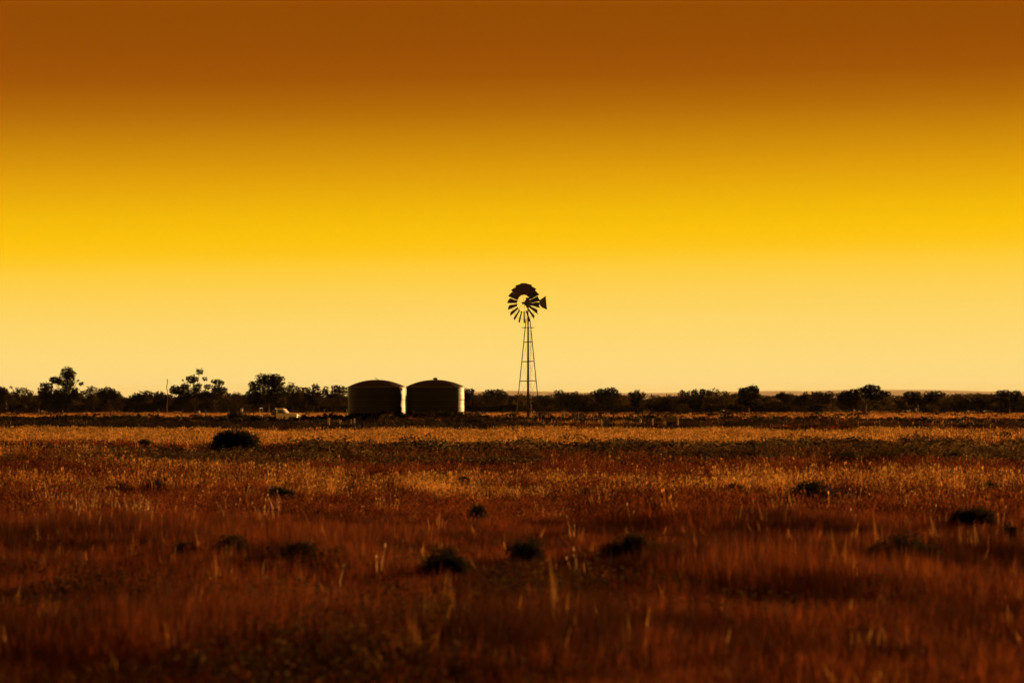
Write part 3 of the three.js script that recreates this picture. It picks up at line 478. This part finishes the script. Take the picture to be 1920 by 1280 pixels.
// ------------------------------------------------------------------ grass and low scrub, uncountable
function tuftGeo(blades, h, spread, w, droop, heads) {
  const pos = [], nor = [], idx = [];
  for (let k = 0; k < blades; k++) {
    const a = rr(0, 6.28), q = Math.sqrt(rnd()) * spread, bx = Math.cos(a) * q, bz = Math.sin(a) * q, H = h * rr(0.55, 1.15), la = a + rr(-0.8, 0.8), out = H * droop * rr(0.2, 1), fa = rr(0, 3.14), fx = Math.cos(fa), fz = Math.sin(fa), ww = w * rr(0.7, 1.2) / 2;
    const mx = bx + Math.cos(la) * out * 0.35, mz = bz + Math.sin(la) * out * 0.35, tx = bx + Math.cos(la) * out, tz = bz + Math.sin(la) * out, i0 = pos.length / 3, mw = heads ? ww * 0.5 : ww * 0.8;
    pos.push(bx - fx * ww * 0.7, -0.03, bz - fz * ww * 0.7, bx + fx * ww * 0.7, -0.03, bz + fz * ww * 0.7, mx - fx * mw, H * 0.6, mz - fz * mw, mx + fx * mw, H * 0.6, mz + fz * mw, tx, H, tz);
    for (let e = 0; e < 5; e++) nor.push(-fz, 0, fx);
    idx.push(i0, i0 + 1, i0 + 2, i0 + 1, i0 + 3, i0 + 2, i0 + 2, i0 + 3, i0 + 4);
    if (heads && rnd() < heads) { const j = pos.length / 3, hw = w * 0.75, hl = H * 0.13; pos.push(tx, H - hl * 0.3, tz, tx - fx * hw, H + hl * 0.4, tz - fz * hw, tx, H + hl, tz, tx + fx * hw, H + hl * 0.4, tz + fz * hw); for (let e = 0; e < 4; e++) nor.push(-fz, 0, fx); idx.push(j, j + 1, j + 2, j, j + 2, j + 3); }
  }
  const g = new THREE.BufferGeometry(); g.setAttribute('position', new THREE.Float32BufferAttribute(pos, 3)); g.setAttribute('normal', new THREE.Float32BufferAttribute(nor, 3)); g.setIndex(idx); return g;
}
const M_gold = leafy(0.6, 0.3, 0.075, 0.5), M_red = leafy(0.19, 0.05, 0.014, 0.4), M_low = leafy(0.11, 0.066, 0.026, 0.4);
// how much of the cover at a spot is golden grass, and how much is dark low scrub
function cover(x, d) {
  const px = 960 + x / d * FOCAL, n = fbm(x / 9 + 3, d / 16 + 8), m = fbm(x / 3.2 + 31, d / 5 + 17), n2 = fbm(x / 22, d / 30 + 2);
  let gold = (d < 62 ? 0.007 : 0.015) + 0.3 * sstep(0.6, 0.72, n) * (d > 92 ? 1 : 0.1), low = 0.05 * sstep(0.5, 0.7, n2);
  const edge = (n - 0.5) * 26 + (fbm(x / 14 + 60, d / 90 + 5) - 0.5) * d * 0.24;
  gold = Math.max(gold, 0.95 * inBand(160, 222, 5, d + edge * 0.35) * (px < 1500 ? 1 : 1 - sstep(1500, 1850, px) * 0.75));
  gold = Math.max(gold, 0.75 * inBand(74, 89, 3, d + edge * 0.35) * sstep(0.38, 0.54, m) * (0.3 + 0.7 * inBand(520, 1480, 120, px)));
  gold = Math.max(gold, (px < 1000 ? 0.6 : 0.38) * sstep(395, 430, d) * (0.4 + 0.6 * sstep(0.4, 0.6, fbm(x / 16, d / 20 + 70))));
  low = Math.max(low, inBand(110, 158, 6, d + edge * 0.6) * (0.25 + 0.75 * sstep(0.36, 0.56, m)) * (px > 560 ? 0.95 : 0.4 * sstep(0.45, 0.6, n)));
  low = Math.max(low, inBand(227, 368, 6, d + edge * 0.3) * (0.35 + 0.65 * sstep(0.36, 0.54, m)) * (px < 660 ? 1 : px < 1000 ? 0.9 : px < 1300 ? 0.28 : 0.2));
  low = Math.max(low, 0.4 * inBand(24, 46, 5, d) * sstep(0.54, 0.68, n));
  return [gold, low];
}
clearings.push([X(527, 330), 327, 2.9]);
const darkLabels = ['', '', 'blackish saltbush edging the far side of the golden grass', 'blackish saltbush around tanks, truck and fence'], M_dark = leafy(0.034, 0.022, 0.01, 0.25), M_weed = leafy(0.05, 0.03, 0.012, 0.3);
const zones = [
  { a: 21, b: 60, n: 66000, w: 0.012, blades: 9 },
  { a: 60, b: 130, n: 125000, w: 0.017, blades: 9 },
  { a: 130, b: 300, n: 180000, w: 0.04, blades: 9 },
  { a: 300, b: 640, n: 120000, w: 0.08, blades: 8 },
];
const goldLabels = ['scattered straw stems among the foreground grass', 'patchy golden seeding grass across the middle field', 'bright golden grass belt in front of tanks and windmill', 'thin pale grass strip at the foot of the treeline'];
const redLabels = ['blurred rust-red grass stems filling the foreground', 'rust-red grass of the middle field', 'reddish grass mixed through the scrub belt', 'reddish grass between fence and treeline'];
const lowLabels = ['dark low weeds in the foreground grass', 'dark low weeds in the middle field', 'dark low saltbush belt before the golden grass', 'low weeds near the treeline'];
zones.forEach((zn, zi) => {
  const lists = [[], [], [], []];
  for (let k = 0; k < zn.n; k++) {
    const d = Math.sqrt(rr(zn.a * zn.a, zn.b * zn.b)), x = rr(-1, 1) * (0.18 * 1.16 * d + 2.5);
    if (clearings.some(([cx, cd, cr]) => Math.abs(x - cx) < cr * 0.85 && Math.abs(d - cd) < cr * 1.1 + 0.1)) continue;
    const [g, l] = cover(x, d), q = rnd();
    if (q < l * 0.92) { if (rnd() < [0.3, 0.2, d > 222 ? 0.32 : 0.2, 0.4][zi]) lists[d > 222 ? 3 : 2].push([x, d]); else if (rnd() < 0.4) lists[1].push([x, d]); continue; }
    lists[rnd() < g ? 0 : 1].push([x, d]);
  }
  const far = 1 + zi * 0.06;
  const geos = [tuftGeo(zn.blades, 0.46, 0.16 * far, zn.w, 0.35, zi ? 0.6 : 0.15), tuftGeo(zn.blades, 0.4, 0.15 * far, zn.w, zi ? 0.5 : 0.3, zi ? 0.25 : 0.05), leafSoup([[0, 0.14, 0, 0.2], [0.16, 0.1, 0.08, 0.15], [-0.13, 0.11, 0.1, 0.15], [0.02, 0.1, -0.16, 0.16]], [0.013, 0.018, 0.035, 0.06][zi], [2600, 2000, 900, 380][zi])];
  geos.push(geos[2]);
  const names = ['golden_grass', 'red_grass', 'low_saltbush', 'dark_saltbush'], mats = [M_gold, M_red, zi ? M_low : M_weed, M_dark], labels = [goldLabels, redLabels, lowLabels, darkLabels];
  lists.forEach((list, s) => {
    if (!list.length) return;
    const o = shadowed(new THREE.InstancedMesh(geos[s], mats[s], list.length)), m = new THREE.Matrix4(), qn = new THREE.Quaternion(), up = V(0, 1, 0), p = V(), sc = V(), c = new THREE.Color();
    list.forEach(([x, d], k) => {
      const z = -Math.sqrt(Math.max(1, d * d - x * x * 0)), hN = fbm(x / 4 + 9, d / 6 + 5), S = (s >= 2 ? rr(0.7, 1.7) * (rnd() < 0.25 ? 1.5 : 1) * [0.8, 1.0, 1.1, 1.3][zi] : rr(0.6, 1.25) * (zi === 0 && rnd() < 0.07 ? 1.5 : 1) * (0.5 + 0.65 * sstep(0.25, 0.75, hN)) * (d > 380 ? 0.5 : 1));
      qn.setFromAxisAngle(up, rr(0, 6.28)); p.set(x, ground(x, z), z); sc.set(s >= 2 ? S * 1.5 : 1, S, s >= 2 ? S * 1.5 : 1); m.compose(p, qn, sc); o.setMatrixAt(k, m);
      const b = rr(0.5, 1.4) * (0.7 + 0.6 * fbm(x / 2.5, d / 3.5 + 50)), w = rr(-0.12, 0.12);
      const darker = s === 1 && rnd() < [0.42, 0.06, 0.26, 0.26][zi] + (zi === 1 ? 0.55 : 0.7) * sstep(0.38, 0.6, fbm(x / 1.9 + 80, d / (zi < 2 ? 2.6 : 6) + 33)) ? rr(0.12, 0.4) : 1;   // some red grass tufts are coloured much darker, mostly in patches
      o.setColorAt(k, c.setRGB(b * (1 + w) * darker, b * (1 - w * 0.3) * darker, b * (1 - w) * darker));
    });
    o.name = numbered(names[s]); scene.add(tag(o, labels[s][zi], s >= 2 ? 'low scrub' : 'grass', null, 'stuff'));
  });
});

{ // pale ripe seed heads, their sun glints put into a brighter straw colour
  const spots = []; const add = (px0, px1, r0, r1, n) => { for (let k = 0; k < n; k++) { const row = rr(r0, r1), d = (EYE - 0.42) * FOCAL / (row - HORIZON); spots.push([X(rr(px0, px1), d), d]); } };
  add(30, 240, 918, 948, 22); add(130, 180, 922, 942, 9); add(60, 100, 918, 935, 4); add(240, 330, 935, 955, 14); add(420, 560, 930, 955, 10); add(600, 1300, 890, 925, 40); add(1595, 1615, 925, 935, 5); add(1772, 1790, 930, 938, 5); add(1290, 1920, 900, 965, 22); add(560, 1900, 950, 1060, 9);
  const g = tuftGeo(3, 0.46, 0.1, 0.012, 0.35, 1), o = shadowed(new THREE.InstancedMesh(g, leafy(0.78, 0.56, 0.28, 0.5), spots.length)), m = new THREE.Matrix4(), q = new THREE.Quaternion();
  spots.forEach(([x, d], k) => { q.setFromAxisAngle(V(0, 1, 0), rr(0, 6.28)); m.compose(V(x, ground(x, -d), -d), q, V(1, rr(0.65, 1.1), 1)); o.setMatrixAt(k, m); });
  o.name = 'pale_seed_heads'; scene.add(tag(o, 'pale ripe seed heads with sun glints coloured in, middle field', 'grass', null, 'stuff'));
}

renderer.render(scene, camera);
